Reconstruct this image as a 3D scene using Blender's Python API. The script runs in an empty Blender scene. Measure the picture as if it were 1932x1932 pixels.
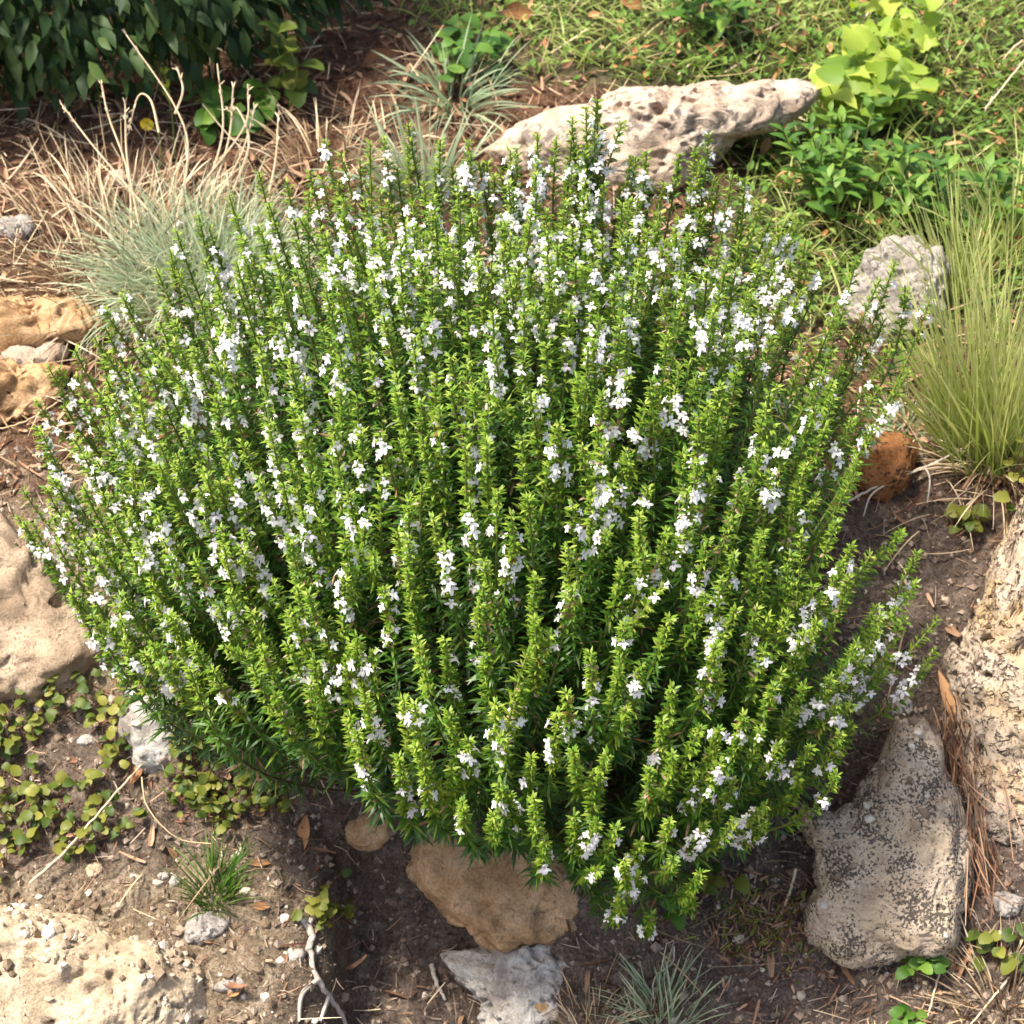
import bpy, bmesh, math
import numpy as np
from mathutils import Matrix, Vector
rng = np.random.default_rng(7)
scene = bpy.context.scene
col = scene.collection
R = math.radians

# ------------------------------------------------------------------ camera, sky, sun, exposure
PITCH, LENS = R(40), 70.0
TARGET = np.array((0.0, 0.0, 0.18))
CAM = TARGET + 2.0 * np.array((0, -math.cos(PITCH), math.sin(PITCH)))
cd = bpy.data.cameras.new('camera'); cam = bpy.data.objects.new('camera', cd); col.objects.link(cam)
cam.location = CAM; cam.rotation_euler = (R(90) - PITCH, 0, 0)
cd.lens = LENS; cd.sensor_width = 36; cd.clip_start = 0.02; cd.clip_end = 200
cd.dof.use_dof = True; cd.dof.focus_distance = 1.82; cd.dof.aperture_fstop = 13
scene.camera = cam

SUN_DIR = np.array((-0.40, -0.06, 0.91)); SUN_DIR /= np.linalg.norm(SUN_DIR)
w = bpy.data.worlds.new('World'); scene.world = w; w.use_nodes = True
nt = w.node_tree; nt.nodes.clear()
sky = nt.nodes.new('ShaderNodeTexSky'); sky.sky_type = 'NISHITA'; sky.sun_disc = False
sky.dust_density = 4.0; sky.air_density = 1.0; sky.sun_elevation = math.asin(SUN_DIR[2]); sky.sun_rotation = math.atan2(SUN_DIR[0], SUN_DIR[1])
bg = nt.nodes.new('ShaderNodeBackground'); bg.inputs['Strength'].default_value = 0.14
wo = nt.nodes.new('ShaderNodeOutputWorld')
nt.links.new(sky.outputs[0], bg.inputs[0]); nt.links.new(bg.outputs[0], wo.inputs[0])
sd = bpy.data.lights.new('sun', 'SUN'); sd.energy = 4.3; sd.angle = R(8); sd.color = (1.0, 0.945, 0.85)
so = bpy.data.objects.new('sun', sd); col.objects.link(so)
so.rotation_euler = Vector(SUN_DIR).to_track_quat('Z', 'Y').to_euler()
scene.view_settings.view_transform = 'Standard'; scene.view_settings.look = 'None'
scene.view_settings.exposure = 1.05; scene.view_settings.gamma = 1.0
scene.cycles.max_bounces = 6; scene.cycles.diffuse_bounces = 3; scene.cycles.glossy_bounces = 2; scene.cycles.transmission_bounces = 4; scene.cycles.caustics_reflective = False; scene.cycles.caustics_refractive = False

# ------------------------------------------------------------------ picture <-> place helpers (1932-unit picture)
F_ = np.array((0, math.cos(PITCH), -math.sin(PITCH))); R_ = np.array((1.0, 0, 0)); U_ = np.array((0, math.sin(PITCH), math.cos(PITCH)))
K_ = 18.0 / LENS
def raydir(u, v):
    u = np.asarray(u, float)[..., None]; v = np.asarray(v, float)[..., None]
    return F_ + R_ * ((u - 966) / 966 * K_) + U_ * ((966 - v) / 966 * K_)
def project(P):
    q = P - CAM; z = q @ F_
    return 966 + 966 * (q @ R_) / z / K_, 966 - 966 * (q @ U_) / z / K_
def sig(x): return 1 / (1 + np.exp(-np.clip(x, -40, 40)))
def nrm(a): return a / np.maximum(np.linalg.norm(a, axis=-1, keepdims=True), 1e-9)

def hash3(i, s):
    i = i.astype(np.int64)
    h = (i[..., 0] * 374761393 + i[..., 1] * 668265263 + i[..., 2] * 2147483647 + s * 1274126177) & 0xFFFFFFFF
    h = ((h ^ (h >> 13)) * 1274126177) & 0xFFFFFFFF
    h = ((h ^ (h >> 15)) * 2246822519) & 0xFFFFFFFF
    return ((h ^ (h >> 16)) & 0xFFFFFF) / float(0xFFFFFF)
def vnoise(P, s=0):
    i = np.floor(P); f = P - i; f = f * f * (3 - 2 * f); r = 0
    for a in (0, 1):
        for b in (0, 1):
            for c in (0, 1):
                wgt = np.abs(1 - a - f[..., 0]) * np.abs(1 - b - f[..., 1]) * np.abs(1 - c - f[..., 2])
                r = r + wgt * hash3(i + np.array((a, b, c)), s)
    return r * 2 - 1
def fbm(P, oct=4, s=0):
    r = 0; a = 1.0; P = np.asarray(P, float)
    for k in range(oct):
        r = r + a * vnoise(P, s + k); a *= .5; P = P * 2.03 + 7.1
    return r
def worley(P, s=0):
    i = np.floor(P); best = np.full(P.shape[:-1], 9.0); who = np.zeros(P.shape[:-1])
    for a in (-1, 0, 1):
        for b in (-1, 0, 1):
            for c in (-1, 0, 1):
                j = i + np.array((a, b, c))
                pt = j + np.stack([hash3(j, s + 11), hash3(j, s + 12), hash3(j, s + 13)], -1)
                d = np.linalg.norm(P - pt, axis=-1); m = d < best
                best = np.where(m, d, best); who = np.where(m, hash3(j, s + 14), who)
    return best, who

# ------------------------------------------------------------------ terrain height
PY = np.array([-40, -3, -0.75, -0.34, -0.25, -0.02, 0.14, 0.42, 0.9, 2.0, 5, 40])
PZ = np.array([-.7, -.6, -.45, -.315, -.275, -.10, .015, .09, .135, .22, .42, 2.2])
def h0(x, y):
    z = 0
    for dy in (-.06, -.03, 0, .03, .06): z = z + np.interp(y + dy, PY, PZ) / 5
    hol = sig((x + .185) / .007) * sig((.03 - x) / .03) * sig((-.105 - y) / .012)      # hollow beside the root
    z = z - .12 * hol
    lm = sig((-.20 - x) / .02) * np.exp(-((y + .24) / .16) ** 2)                        # lower left hump
    z = z + .03 * lm
    rs = np.exp(-((x - .33) / .10) ** 2 - ((y + .02) / .10) ** 2)                       # dip between the right rocks
    z = z - .05 * rs
    return z
def h(x, y):
    x = np.asarray(x, float); y = np.asarray(y, float); P = np.stack([x, y, np.zeros_like(x)], -1)
    z = h0(x, y) + .012 * fbm(P * 9, 3, 3) + .0075 * fbm(P * 48, 3, 9)
    return z
def hit(u, v):
    u = np.atleast_1d(np.asarray(u, float)); v = np.atleast_1d(np.asarray(v, float)); d = raydir(u, v)
    t = np.full(u.shape, 1.2); done = np.zeros(u.shape, bool)
    for k in range(700):
        p = CAM + d * t[:, None]
        below = p[:, 2] < h0(p[:, 0], p[:, 1]); done |= below
        if done.all(): break
        t = np.where(done, t, t + .006)
    for k in range(3):
        p = CAM + d * t[:, None]; t = t + (p[:, 2] - h(p[:, 0], p[:, 1])) * .6 / np.abs(d[:, 2])
    p = CAM + d * t[:, None]; p[:, 2] = h(p[:, 0], p[:, 1])
    return p
def at(u, v): return hit(u, v)[0]
def depth_at(u, v): return float((at(u, v) - CAM) @ F_)
def on_ray(u, v, depth): return CAM + raydir(u, v) * depth

# ------------------------------------------------------------------ mesh helpers
class MB:
    def __init__(s): s.V = []; s.Q = []; s.M = []; s.T = []; s.n = 0
    def add(s, V, Q, mat=0, tint=.5):
        V = np.asarray(V, float).reshape(-1, 3); Q = np.asarray(Q, np.int64).reshape(-1, 4)
        s.V.append(V); s.Q.append(Q + s.n); s.M.append(np.broadcast_to(np.asarray(mat), (len(Q),)))
        s.T.append(np.broadcast_to(np.asarray(tint, float), (len(V),))); s.n += len(V)
    def build(s, name, mats, parent=None, origin=None, smooth=False):
        V = np.concatenate(s.V) if s.V else np.zeros((0, 3)); Q = np.concatenate(s.Q)
        origin = np.zeros(3) if origin is None else np.asarray(origin, float)
        me = mesh_from(name, V - origin, Q, np.concatenate(s.M), np.concatenate(s.T), mats, smooth)
        return obj(name, me, parent, origin)
def mesh_from(name, V, Q, M=None, T=None, mats=(), smooth=False):
    tri = Q[:, 2] == Q[:, 3]
    tot = np.where(tri, 3, 4); start = np.concatenate([[0], np.cumsum(tot)[:-1]])
    mask = np.ones(Q.shape, bool); mask[tri, 3] = False
    me = bpy.data.meshes.new(name)
    me.vertices.add(len(V)); me.vertices.foreach_set('co', V.astype(np.float32).ravel())
    li = Q[mask].astype(np.int32)
    me.loops.add(len(li)); me.loops.foreach_set('vertex_index', li)
    me.polygons.add(len(Q)); me.polygons.foreach_set('loop_start', start.astype(np.int32))
    if M is not None: me.polygons.foreach_set('material_index', np.asarray(M, np.int32))
    me.polygons.foreach_set('use_smooth', np.full(len(Q), smooth))
    if T is not None:
        a = me.attributes.new('tint', 'FLOAT', 'POINT'); a.data.foreach_set('value', T.astype(np.float32))
    for m in mats: me.materials.append(m)
    me.update(calc_edges=True)
    return me
def obj(name, me, parent=None, loc=(0, 0, 0)):
    o = bpy.data.objects.new(name, me); col.objects.link(o)
    loc = np.asarray(loc, float)
    if parent is not None:
        o.parent = parent; loc = loc - world_loc(parent)
    o.location = loc
    return o
def world_loc(o):
    p = np.array(o.location)
    while o.parent is not None: o = o.parent; p = p + np.array(o.location)
    return p
def tag(o, label=None, cat=None, group=None, kind=None):
    if label: o['label'] = label
    if cat: o['category'] = cat
    if group: o['group'] = group
    if kind: o['kind'] = kind
    return o
def thing(name, loc, label, cat, group=None):
    o = bpy.data.objects.new(name, None); col.objects.link(o); o.location = loc; o.empty_display_size = .02
    return tag(o, label, cat, group)

def perp(D):
    a = np.where(np.abs(D[:, 2:3]) < .9, np.array((0, 0, 1.0)), np.array((1.0, 0, 0)))
    return nrm(np.cross(D, a))
LANCE = (.25, .8, 1, .7, .04); GRASS = (.9, 1, .85, .55, .05); CHIP = (.5, 1, .9, .4); NEEDLE = (1, 1, .6)
def blades(P, D, N, L, W, bend=0.0, prof=LANCE, fold=0.0, toward=None):
    """curved leaf strips; bend turns each towards `toward` (default down)"""
    n = len(P); P = np.array(P, float); D = nrm(np.array(D, float)); S = nrm(np.cross(D, N)); k = len(prof) - 1
    L = np.broadcast_to(L, (n,))[:, None]; W = np.broadcast_to(W, (n,))[:, None]; b = np.broadcast_to(bend, (n,))[:, None]
    tw = np.array((0, 0, -1.0)) if toward is None else toward
    rows = []; ac = 3 if fold else 2
    for i, pw in enumerate(prof):
        rows.append(P - S * W * pw / 2)
        if fold: rows.append(P - np.cross(S, D) * W * pw * fold)
        rows.append(P + S * W * pw / 2)
        if i < k:
            D = nrm(D + tw * b / k); P = P + D * L / k
    V = np.stack(rows, 1); m = V.shape[1]
    q = []
    for i in range(k):
        for c in range(ac - 1):
            a = i * ac + c; q.append((a, a + 1, a + ac + 1, a + ac))
    Q = (np.array(q)[None] + (np.arange(n) * m)[:, None, None]).reshape(-1, 4)
    return V.reshape(-1, 3), Q, m
def tube(path, rad, sides=5):
    path = np.asarray(path, float); k = len(path); rad = np.broadcast_to(rad, (k,))
    T = nrm(np.gradient(path, axis=0)); A = perp(T); B = np.cross(T, A)
    for i in range(1, k):                                   # keep the frame from flipping
        if A[i] @ A[i - 1] < 0: A[i] = -A[i]; B[i] = -B[i]
    an = np.linspace(0, 2 * np.pi, sides, endpoint=False)
    V = path[:, None] + rad[:, None, None] * (np.cos(an)[None, :, None] * A[:, None] + np.sin(an)[None, :, None] * B[:, None])
    Q = [(i * sides + j, i * sides + (j + 1) % sides, (i + 1) * sides + (j + 1) % sides, (i + 1) * sides + j) for i in range(k - 1) for j in range(sides)]
    return V.reshape(-1, 3), np.array(Q)
def bez(p0, p1, p2, p3, k):
    t = np.linspace(0, 1, k)[:, None]
    return (1 - t) ** 3 * p0 + 3 * (1 - t) ** 2 * t * p1 + 3 * (1 - t) * t * t * p2 + t ** 3 * p3
def spline(pts, k=24):
    pts = np.asarray(pts, float); n = len(pts); P = np.vstack([2 * pts[0] - pts[1], pts, 2 * pts[-1] - pts[-2]])
    s = np.linspace(0, n - 1 - 1e-6, k); i = s.astype(int); t = (s - i)[:, None]
    a, b, c, d = P[i], P[i + 1], P[i + 2], P[i + 3]
    return .5 * (2 * b + (c - a) * t + (2 * a - 5 * b + 4 * c - d) * t ** 2 + (3 * b - a - 3 * c + d) * t ** 3)

# ------------------------------------------------------------------ materials
def newmat(name):
    m = bpy.data.materials.new(name); m.use_nodes = True; t = m.node_tree; t.nodes.clear()
    return m, t, t.nodes.new('ShaderNodeOutputMaterial')
def nd(t, kind, **kw):
    n = t.nodes.new(kind)
    for k, v in kw.items():
        if k in n.inputs: n.inputs[k].default_value = v
        else: setattr(n, k, v)
    return n
def ramp(t, stops):
    r = t.nodes.new('ShaderNodeValToRGB'); e = r.color_ramp.elements
    while len(e) < len(stops): e.new(.5)
    for x, (p, c) in zip(e, stops): x.position = p; x.color = (*c, 1) if len(c) == 3 else c
    return r
def mixrgb(t, fac, a, b, mode='MIX'):
    n = t.nodes.new('ShaderNodeMix'); n.data_type = 'RGBA'; n.blend_type = mode
    for s, v in ((0, fac), (6, a), (7, b)):
        if hasattr(v, 'links') or hasattr(v, 'is_output'): t.links.new(v, n.inputs[s])
        else: n.inputs[s].default_value = v if s == 0 else ((*v, 1) if len(v) == 3 else v)
    return n.outputs[2]
def leafmat(name, lo, mid, hi, trans=.35, rough=.5, spec=.35, jitter=.25):
    """leaf: colour from the tint of each leaf and a little per object, light passes through it"""
    m, t, out = newmat(name)
    at_ = nd(t, 'ShaderNodeAttribute', attribute_name='tint'); oi = nd(t, 'ShaderNodeObjectInfo')
    ma = nd(t, 'ShaderNodeMath', operation='MULTIPLY_ADD'); t.links.new(oi.outputs['Random'], ma.inputs[0]); ma.inputs[1].default_value = jitter
    t.links.new(at_.outputs['Fac'], ma.inputs[2])
    sb = nd(t, 'ShaderNodeMath', operation='SUBTRACT'); t.links.new(ma.outputs[0], sb.inputs[0]); sb.inputs[1].default_value = jitter / 2
    r = ramp(t, ((0, lo), (.5, mid), (1, hi))); t.links.new(sb.outputs[0], r.inputs[0])
    p = nd(t, 'ShaderNodeBsdfPrincipled', Roughness=rough); p.inputs['Specular IOR Level'].default_value = spec
    t.links.new(r.outputs[0], p.inputs['Base Color'])
    tr = nd(t, 'ShaderNodeBsdfTranslucent'); hs = nd(t, 'ShaderNodeHueSaturation', Saturation=1.1, Value=1.25)
    hs.inputs['Hue'].default_value = .49
    t.links.new(r.outputs[0], hs.inputs['Color']); t.links.new(hs.outputs[0], tr.inputs[0])
    mx = nd(t, 'ShaderNodeMixShader'); mx.inputs[0].default_value = trans
    t.links.new(p.outputs[0], mx.inputs[1]); t.links.new(tr.outputs[0], mx.inputs[2]); t.links.new(mx.outputs[0], out.inputs[0])
    return m
def plainmat(name, lo, mid, hi, rough=.8, scale=60, bump=.3, spec=.2):
    m, t, out = newmat(name)
    tc = nd(t, 'ShaderNodeTexCoord'); no = nd(t, 'ShaderNodeTexNoise', Scale=scale, Detail=5.0); t.links.new(tc.outputs['Object'], no.inputs['Vector'])
    a = nd(t, 'ShaderNodeAttribute', attribute_name='tint')
    ad = nd(t, 'ShaderNodeMath', operation='MULTIPLY_ADD'); t.links.new(no.outputs[0], ad.inputs[0]); ad.inputs[1].default_value = .6
    t.links.new(a.outputs['Fac'], ad.inputs[2])
    sb = nd(t, 'ShaderNodeMath', operation='SUBTRACT'); t.links.new(ad.outputs[0], sb.inputs[0]); sb.inputs[1].default_value = .3
    r = ramp(t, ((0, lo), (.5, mid), (1, hi))); t.links.new(sb.outputs[0], r.inputs[0])
    p = nd(t, 'ShaderNodeBsdfPrincipled', Roughness=rough); p.inputs['Specular IOR Level'].default_value = spec
    bp = nd(t, 'ShaderNodeBump', Strength=bump, Distance=.002); t.links.new(no.outputs[0], bp.inputs['Height'])
    t.links.new(r.outputs[0], p.inputs['Base Color']); t.links.new(bp.outputs[0], p.inputs['Normal']); t.links.new(p.outputs[0], out.inputs[0])
    return m
def rockmat(name, dark, mid, light, speck=None, speck_scale=220, speck_amt=.5, stain=None, fine=320, holes=0):
    m, t, out = newmat(name); L = t.links.new
    tc = nd(t, 'ShaderNodeTexCoord')
    n1 = nd(t, 'ShaderNodeTexNoise', Scale=22.0, Detail=8.0, Roughness=.68); L(tc.outputs['Object'], n1.inputs['Vector'])
    r = ramp(t, ((.28, dark), (.48, mid), (.72, light))); L(n1.outputs[0], r.inputs[0]); c = r.outputs[0]
    n2 = nd(t, 'ShaderNodeTexNoise', Scale=float(fine), Detail=4.0, Roughness=.7); L(tc.outputs['Object'], n2.inputs['Vector'])
    r2 = ramp(t, ((.3, (.62, .6, .58)), (.6, (1.1, 1.1, 1.1)))); L(n2.outputs[0], r2.inputs[0])
    c = mixrgb(t, 1.0, c, r2.outputs[0], 'MULTIPLY')
    if stain:
        n4 = nd(t, 'ShaderNodeTexNoise', Scale=14.0, Detail=5.0, Roughness=.6); mp = nd(t, 'ShaderNodeMapping'); mp.inputs['Location'].default_value = (3, 8, 1)
        L(tc.outputs['Object'], mp.inputs[0]); L(mp.outputs[0], n4.inputs['Vector'])
        r4 = ramp(t, ((.5, (0, 0, 0)), (.66, (.85, .85, .85)))); L(n4.outputs[0], r4.inputs[0]); c = mixrgb(t, r4.outputs[0], c, stain)
    if speck:
        v = nd(t, 'ShaderNodeTexNoise', Scale=float(speck_scale), Detail=3.0, Roughness=.55); L(tc.outputs['Object'], v.inputs['Vector'])
        n3 = nd(t, 'ShaderNodeTexNoise', Scale=26.0, Detail=3.0); L(tc.outputs['Object'], n3.inputs['Vector'])
        ad = nd(t, 'ShaderNodeMath', operation='MULTIPLY_ADD'); L(n3.outputs[0], ad.inputs[0]); ad.inputs[1].default_value = .7; L(v.outputs[0], ad.inputs[2])
        sb3 = nd(t, 'ShaderNodeMath', operation='SUBTRACT'); L(ad.outputs[0], sb3.inputs[0]); sb3.inputs[1].default_value = .075; ad = sb3
        r3 = ramp(t, ((.88 - .17 * speck_amt, (0, 0, 0)), (.95 - .17 * speck_amt, (.9, .9, .9)))); L(ad.outputs[0], r3.inputs[0])
        c = mixrgb(t, r3.outputs[0], c, speck)
    p = nd(t, 'ShaderNodeBsdfPrincipled', Roughness=.9); p.inputs['Specular IOR Level'].default_value = .15
    b1 = nd(t, 'ShaderNodeBump', Strength=.7, Distance=.004); L(n1.outputs[0], b1.inputs['Height'])
    b2 = nd(t, 'ShaderNodeBump', Strength=.8, Distance=.0022); L(n2.outputs[0], b2.inputs['Height']); L(b1.outputs[0], b2.inputs['Normal'])
    nout = b2.outputs[0]
    if holes:                                                            # fine pores as relief
        vo = nd(t, 'ShaderNodeTexVoronoi', Scale=float(holes)); ds = nd(t, 'ShaderNodeTexNoise', Scale=60.0, Detail=3.0); L(tc.outputs['Object'], ds.inputs['Vector'])
        mv = mixrgb(t, .04, tc.outputs['Object'], ds.outputs['Color'], 'ADD'); L(mv, vo.inputs['Vector'])
        rv = ramp(t, ((.12, (0, 0, 0)), (.42, (1, 1, 1)))); L(vo.outputs['Distance'], rv.inputs[0])
        b3 = nd(t, 'ShaderNodeBump', Strength=1.0, Distance=.006); L(rv.outputs[0], b3.inputs['Height']); L(nout, b3.inputs['Normal']); nout = b3.outputs[0]
    L(c, p.inputs['Base Color']); L(nout, p.inputs['Normal']); L(p.outputs[0], out.inputs[0])
    return m

M_stem = plainmat('stem_green', (.10, .13, .03), (.17, .20, .05), (.22, .25, .07), .6, 90, .1)
M_wood = plainmat('stem_wood', (.06, .04, .025), (.12, .085, .05), (.2, .15, .1), .85, 120, .6)
M_leaf = leafmat('savory_leaf', (.022, .072, .013), (.078, .178, .016), (.175, .30, .02), .38, .42, .45, .2)
M_bract = leafmat('savory_bract', (.13, .225, .02), (.24, .35, .034), (.40, .48, .09), .40, .5, .3, .25)
M_spent = leafmat('savory_spent', (.25, .13, .05), (.42, .27, .16), (.6, .45, .36), .25, .7, .1)
M_petal = leafmat('white_petal', (.80, .73, .74), (.88, .85, .81), (.92, .90, .84), .22, .6, .2, .1)
M_blue = leafmat('glaucous_blade', (.24, .32, .18), (.40, .46, .28), (.58, .58, .40), .3, .6, .2)
M_grass = leafmat('grass_blade', (.13, .20, .035), (.30, .37, .09), (.50, .51, .20), .4, .5, .3)
M_lawn = leafmat('weed_leaf', (.06, .14, .02), (.14, .25, .035), (.30, .37, .09), .35, .55, .3)
M_straw = plainmat('dry_straw', (.20, .13, .07), (.42, .30, .17), (.66, .53, .36), .7, 60, .1)
M_bark = plainmat('bark_mulch', (.07, .03, .018), (.20, .10, .055), (.42, .26, .16), .85, 80, .5)
M_dead = plainmat('dead_leaf', (.12, .05, .02), (.30, .13, .05), (.50, .28, .13), .7, 70, .4)
M_pebble = plainmat('pebble', (.14, .095, .06), (.32, .245, .17), (.62, .54, .44), .85, 150, .4)
M_crumb = plainmat('soil_crumb', (.08, .055, .04), (.19, .135, .10), (.36, .28, .21), .95, 150, .4)
M_fibre = plainmat('root_fibre', (.13, .09, .06), (.26, .19, .13), (.44, .34, .25), .85, 120, .2)
M_hedge = leafmat('hedge_leaf', (.014, .034, .010), (.032, .066, .016), (.075, .115, .026), .25, .55, .25)
M_mint = leafmat('broad_leaf', (.04, .105, .015), (.085, .18, .022), (.17, .28, .04), .35, .5, .3)
M_lime = leafmat('lime_leaf', (.14, .24, .03), (.30, .40, .05), (.48, .52, .10), .45, .5, .3)
M_olive = leafmat('creeper_leaf', (.055, .095, .015), (.125, .155, .022), (.26, .25, .045), .35, .5, .3, .5)
M_root = plainmat('pale_root', (.22, .17, .13), (.45, .38, .31), (.62, .56, .48), .8, 120, .5)
M_yellow = leafmat('yellow_petal', (.7, .5, .02), (.8, .6, .03), (.85, .65, .05), .2)

# ground
def ground_material():
    m, t, out = newmat('ground_soil'); L = t.links.new
    tc = nd(t, 'ShaderNodeTexCoord')
    z = nd(t, 'ShaderNodeAttribute', attribute_name='zone'); sp = nd(t, 'ShaderNodeSeparateColor'); L(z.outputs['Color'], sp.inputs[0])
    n1 = nd(t, 'ShaderNodeTexNoise', Scale=45.0, Detail=9.0, Roughness=.72); L(tc.outputs['Object'], n1.inputs['Vector'])
    n2 = nd(t, 'ShaderNodeTexNoise', Scale=260.0, Detail=5.0, Roughness=.7); L(tc.outputs['Object'], n2.inputs['Vector'])
    soil = ramp(t, ((.3, (.085, .06, .046)), (.5, (.19, .14, .108)), (.72, (.36, .28, .22)))); L(n1.outputs[0], soil.inputs[0])
    sand = ramp(t, ((.28, (.20, .135, .08)), (.5, (.40, .30, .195)), (.7, (.58, .47, .33)))); L(n1.outputs[0], sand.inputs[0])
    mul = ramp(t, ((.3, (.07, .03, .018)), (.5, (.19, .10, .06)), (.7, (.36, .23, .14)))); L(n1.outputs[0], mul.inputs[0])
    grn = ramp(t, ((.3, (.03, .045, .015)), (.5, (.07, .08, .03)), (.72, (.19, .15, .08)))); L(n1.outputs[0], grn.inputs[0])
    c = mixrgb(t, sp.outputs[0], soil.outputs[0], sand.outputs[0])
    c = mixrgb(t, sp.outputs[1], c, mul.outputs[0]); c = mixrgb(t, sp.outputs[2], c, grn.outputs[0])
    r2 = ramp(t, ((.32, (.38, .37, .36)), (.66, (1.3, 1.3, 1.3)))); L(n2.outputs[0], r2.inputs[0])
    c = mixrgb(t, 1.0, c, r2.outputs[0], 'MULTIPLY')
    p = nd(t, 'ShaderNodeBsdfPrincipled', Roughness=.95); p.inputs['Specular IOR Level'].default_value = .1
    b1 = nd(t, 'ShaderNodeBump', Strength=1.0, Distance=.014); L(n1.outputs[0], b1.inputs['Height'])
    b2 = nd(t, 'ShaderNodeBump', Strength=1.0, Distance=.006); L(n2.outputs[0], b2.inputs['Height']); L(b1.outputs[0], b2.inputs['Normal'])
    L(c, p.inputs['Base Color']); L(b2.outputs[0], p.inputs['Normal']); L(p.outputs[0], out.inputs[0])
    return m
def pip(poly, u, v):
    poly = np.asarray(poly, float); ins = np.zeros(np.shape(u), bool); j = len(poly) - 1
    for i in range(len(poly)):
        (x1, y1), (x2, y2) = poly[i], poly[j]
        c = ((y1 > v) != (y2 > v)) & (u < (x2 - x1) * (v - y1) / (y2 - y1 + 1e-12) + x1); ins ^= c; j = i
    return ins
def zones(P):
    """soil kinds: sandy, bark mulch, weedy green (0..1 each), fixed to the ground"""
    u, v = project(P); nz = fbm(P * 14, 3, 21); uu = u + nz * 70; vv = v + nz * 55
    green = sig((uu - 800 + np.clip(vv, -200, 300) * .1) / 25) * np.maximum(sig(((uu - 700) * .30 + 20 - vv) / 20), sig((uu - 1380) / 30) * sig((580 + .1 * (uu - 1380) - vv) / 30))
    mulch = sig((930 - vv) / 30) * (1 - green)
    sandy = sig((560 - uu - np.clip(vv - 1500, -400, 0) * .2) / 50) * sig((vv - 870) / 30) * (1 - .8 * sig((640 - abs(vv - 1480) * 4.2) / 60))
    return sandy, mulch, green
def smesh():
    xs = np.concatenate([-np.geomspace(30, .95, 26), np.arange(-.9, .9001, .0065), np.geomspace(.95, 30, 26)])
    ys = np.concatenate([-np.geomspace(30, .6, 24), np.arange(-.55, .5, .006), np.arange(.5, 2.4, .013), np.geomspace(2.45, 38, 22)])
    X, Y = np.meshgrid(xs, ys); V = np.stack([X, Y, h(X, Y)], -1).reshape(-1, 3); nx, ny = len(xs), len(ys)
    a = (np.arange(ny - 1)[:, None] * nx + np.arange(nx - 1)[None]).ravel()
    Q = np.stack([a, a + 1, a + nx + 1, a + nx], 1)
    me = mesh_from('ground', V, Q, None, None, [ground_material()], True)
    s, m, g = zones(V); c = np.stack([s, m, g, np.ones_like(s)], 1)
    at_ = me.color_attributes.new('zone', 'FLOAT_COLOR', 'POINT'); at_.data.foreach_set('color', c.astype(np.float32).ravel())
    tag(obj('ground', me), kind='structure')
smesh()

# ------------------------------------------------------------------ rocks
_ico = {}
def ico(n):
    if n not in _ico:
        bm = bmesh.new(); bmesh.ops.create_icosphere(bm, subdivisions=n, radius=1)
        V = np.array([v.co[:] for v in bm.verts]); Fc = np.array([[v.index for v in f.verts] for f in bm.faces]); bm.free()
        _ico[n] = (nrm(V), np.hstack([Fc, Fc[:, 2:3]]))
    return _ico[n]
def rock(name, outline, thick, mat, label, cat='rock', group=None, sub=6, rough=.10, pits=None, lift=.5, seed=1, boxy=.62, back=0.0):
    """a solid stone whose outline seen from the front is `outline`, resting on the ground at its lower edge"""
    o = np.asarray(outline, float); c = o.mean(0); low = o[o[:, 1].argmax()]
    g = depth_at(np.clip(low[0], -300, 2200), min(low[1], 2100)); dep = g + thick * lift + back
    px = dep * K_ / 966                                                   # metres per picture unit at the stone
    C = on_ray(c[0], c[1], dep) - np.array((0, 0, .008 if sub >= 5 else .002)); fw = nrm(raydir(c[0], c[1])); rt = nrm(np.cross(fw, (0, 0, 1.0))); up = np.cross(rt, fw)
    q = (o - c) * px; q[:, 1] *= -1
    an = np.arctan2(q[:, 1], q[:, 0]); rr = np.hypot(q[:, 0], q[:, 1]); idx = np.argsort(an); an, rr = an[idx], rr[idx]
    V, Q = ico(sub)
    th = np.arctan2(V[:, 1], V[:, 0]); rad = np.interp(th, np.r_[an[-1] - 2 * np.pi, an, an[0] + 2 * np.pi], np.r_[rr[-1], rr, rr[0]])
    cp = np.hypot(V[:, 0], V[:, 1]); pr = cp ** boxy
    size = float(rr.mean())
    L = np.stack([np.cos(th) * rad * pr, np.sin(th) * rad * pr, np.sign(V[:, 2]) * np.abs(V[:, 2]) ** .8 * thick], 1)
    nv = nrm(L / np.array((size, size, thick)) ** 1)
    d = rough * size * (fbm(L / size * 1.6, 3, seed) * .7 + .35 * fbm(L / size * 5, 3, seed + 5))
    ridg = np.abs(fbm(L / size * 2.6, 2, seed + 9)); d = d - rough * size * .5 * np.clip(.25 - ridg, 0, 1) * 2
    if pits:
        for sc, dp, keep, rd in pits:
            f, who = worley(L * sc * (1, 1.25, 1) + .45 * np.stack([vnoise(L * sc * 1.1, seed + 31 + q_) for q_ in range(3)], 1), seed + 40)
            d = d - dp * np.clip(1 - f / rd, 0, 1) ** .6 * (.5 + who / keep) * (who < keep)
    L = L + nv * d[:, None]
    W = L[:, :1] * rt + L[:, 1:2] * up - L[:, 2:3] * fw
    me = mesh_from(name, W, Q, None, None, [mat], True); ob = obj(name, me, None, C)
    return tag(ob, label, cat, group)

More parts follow.
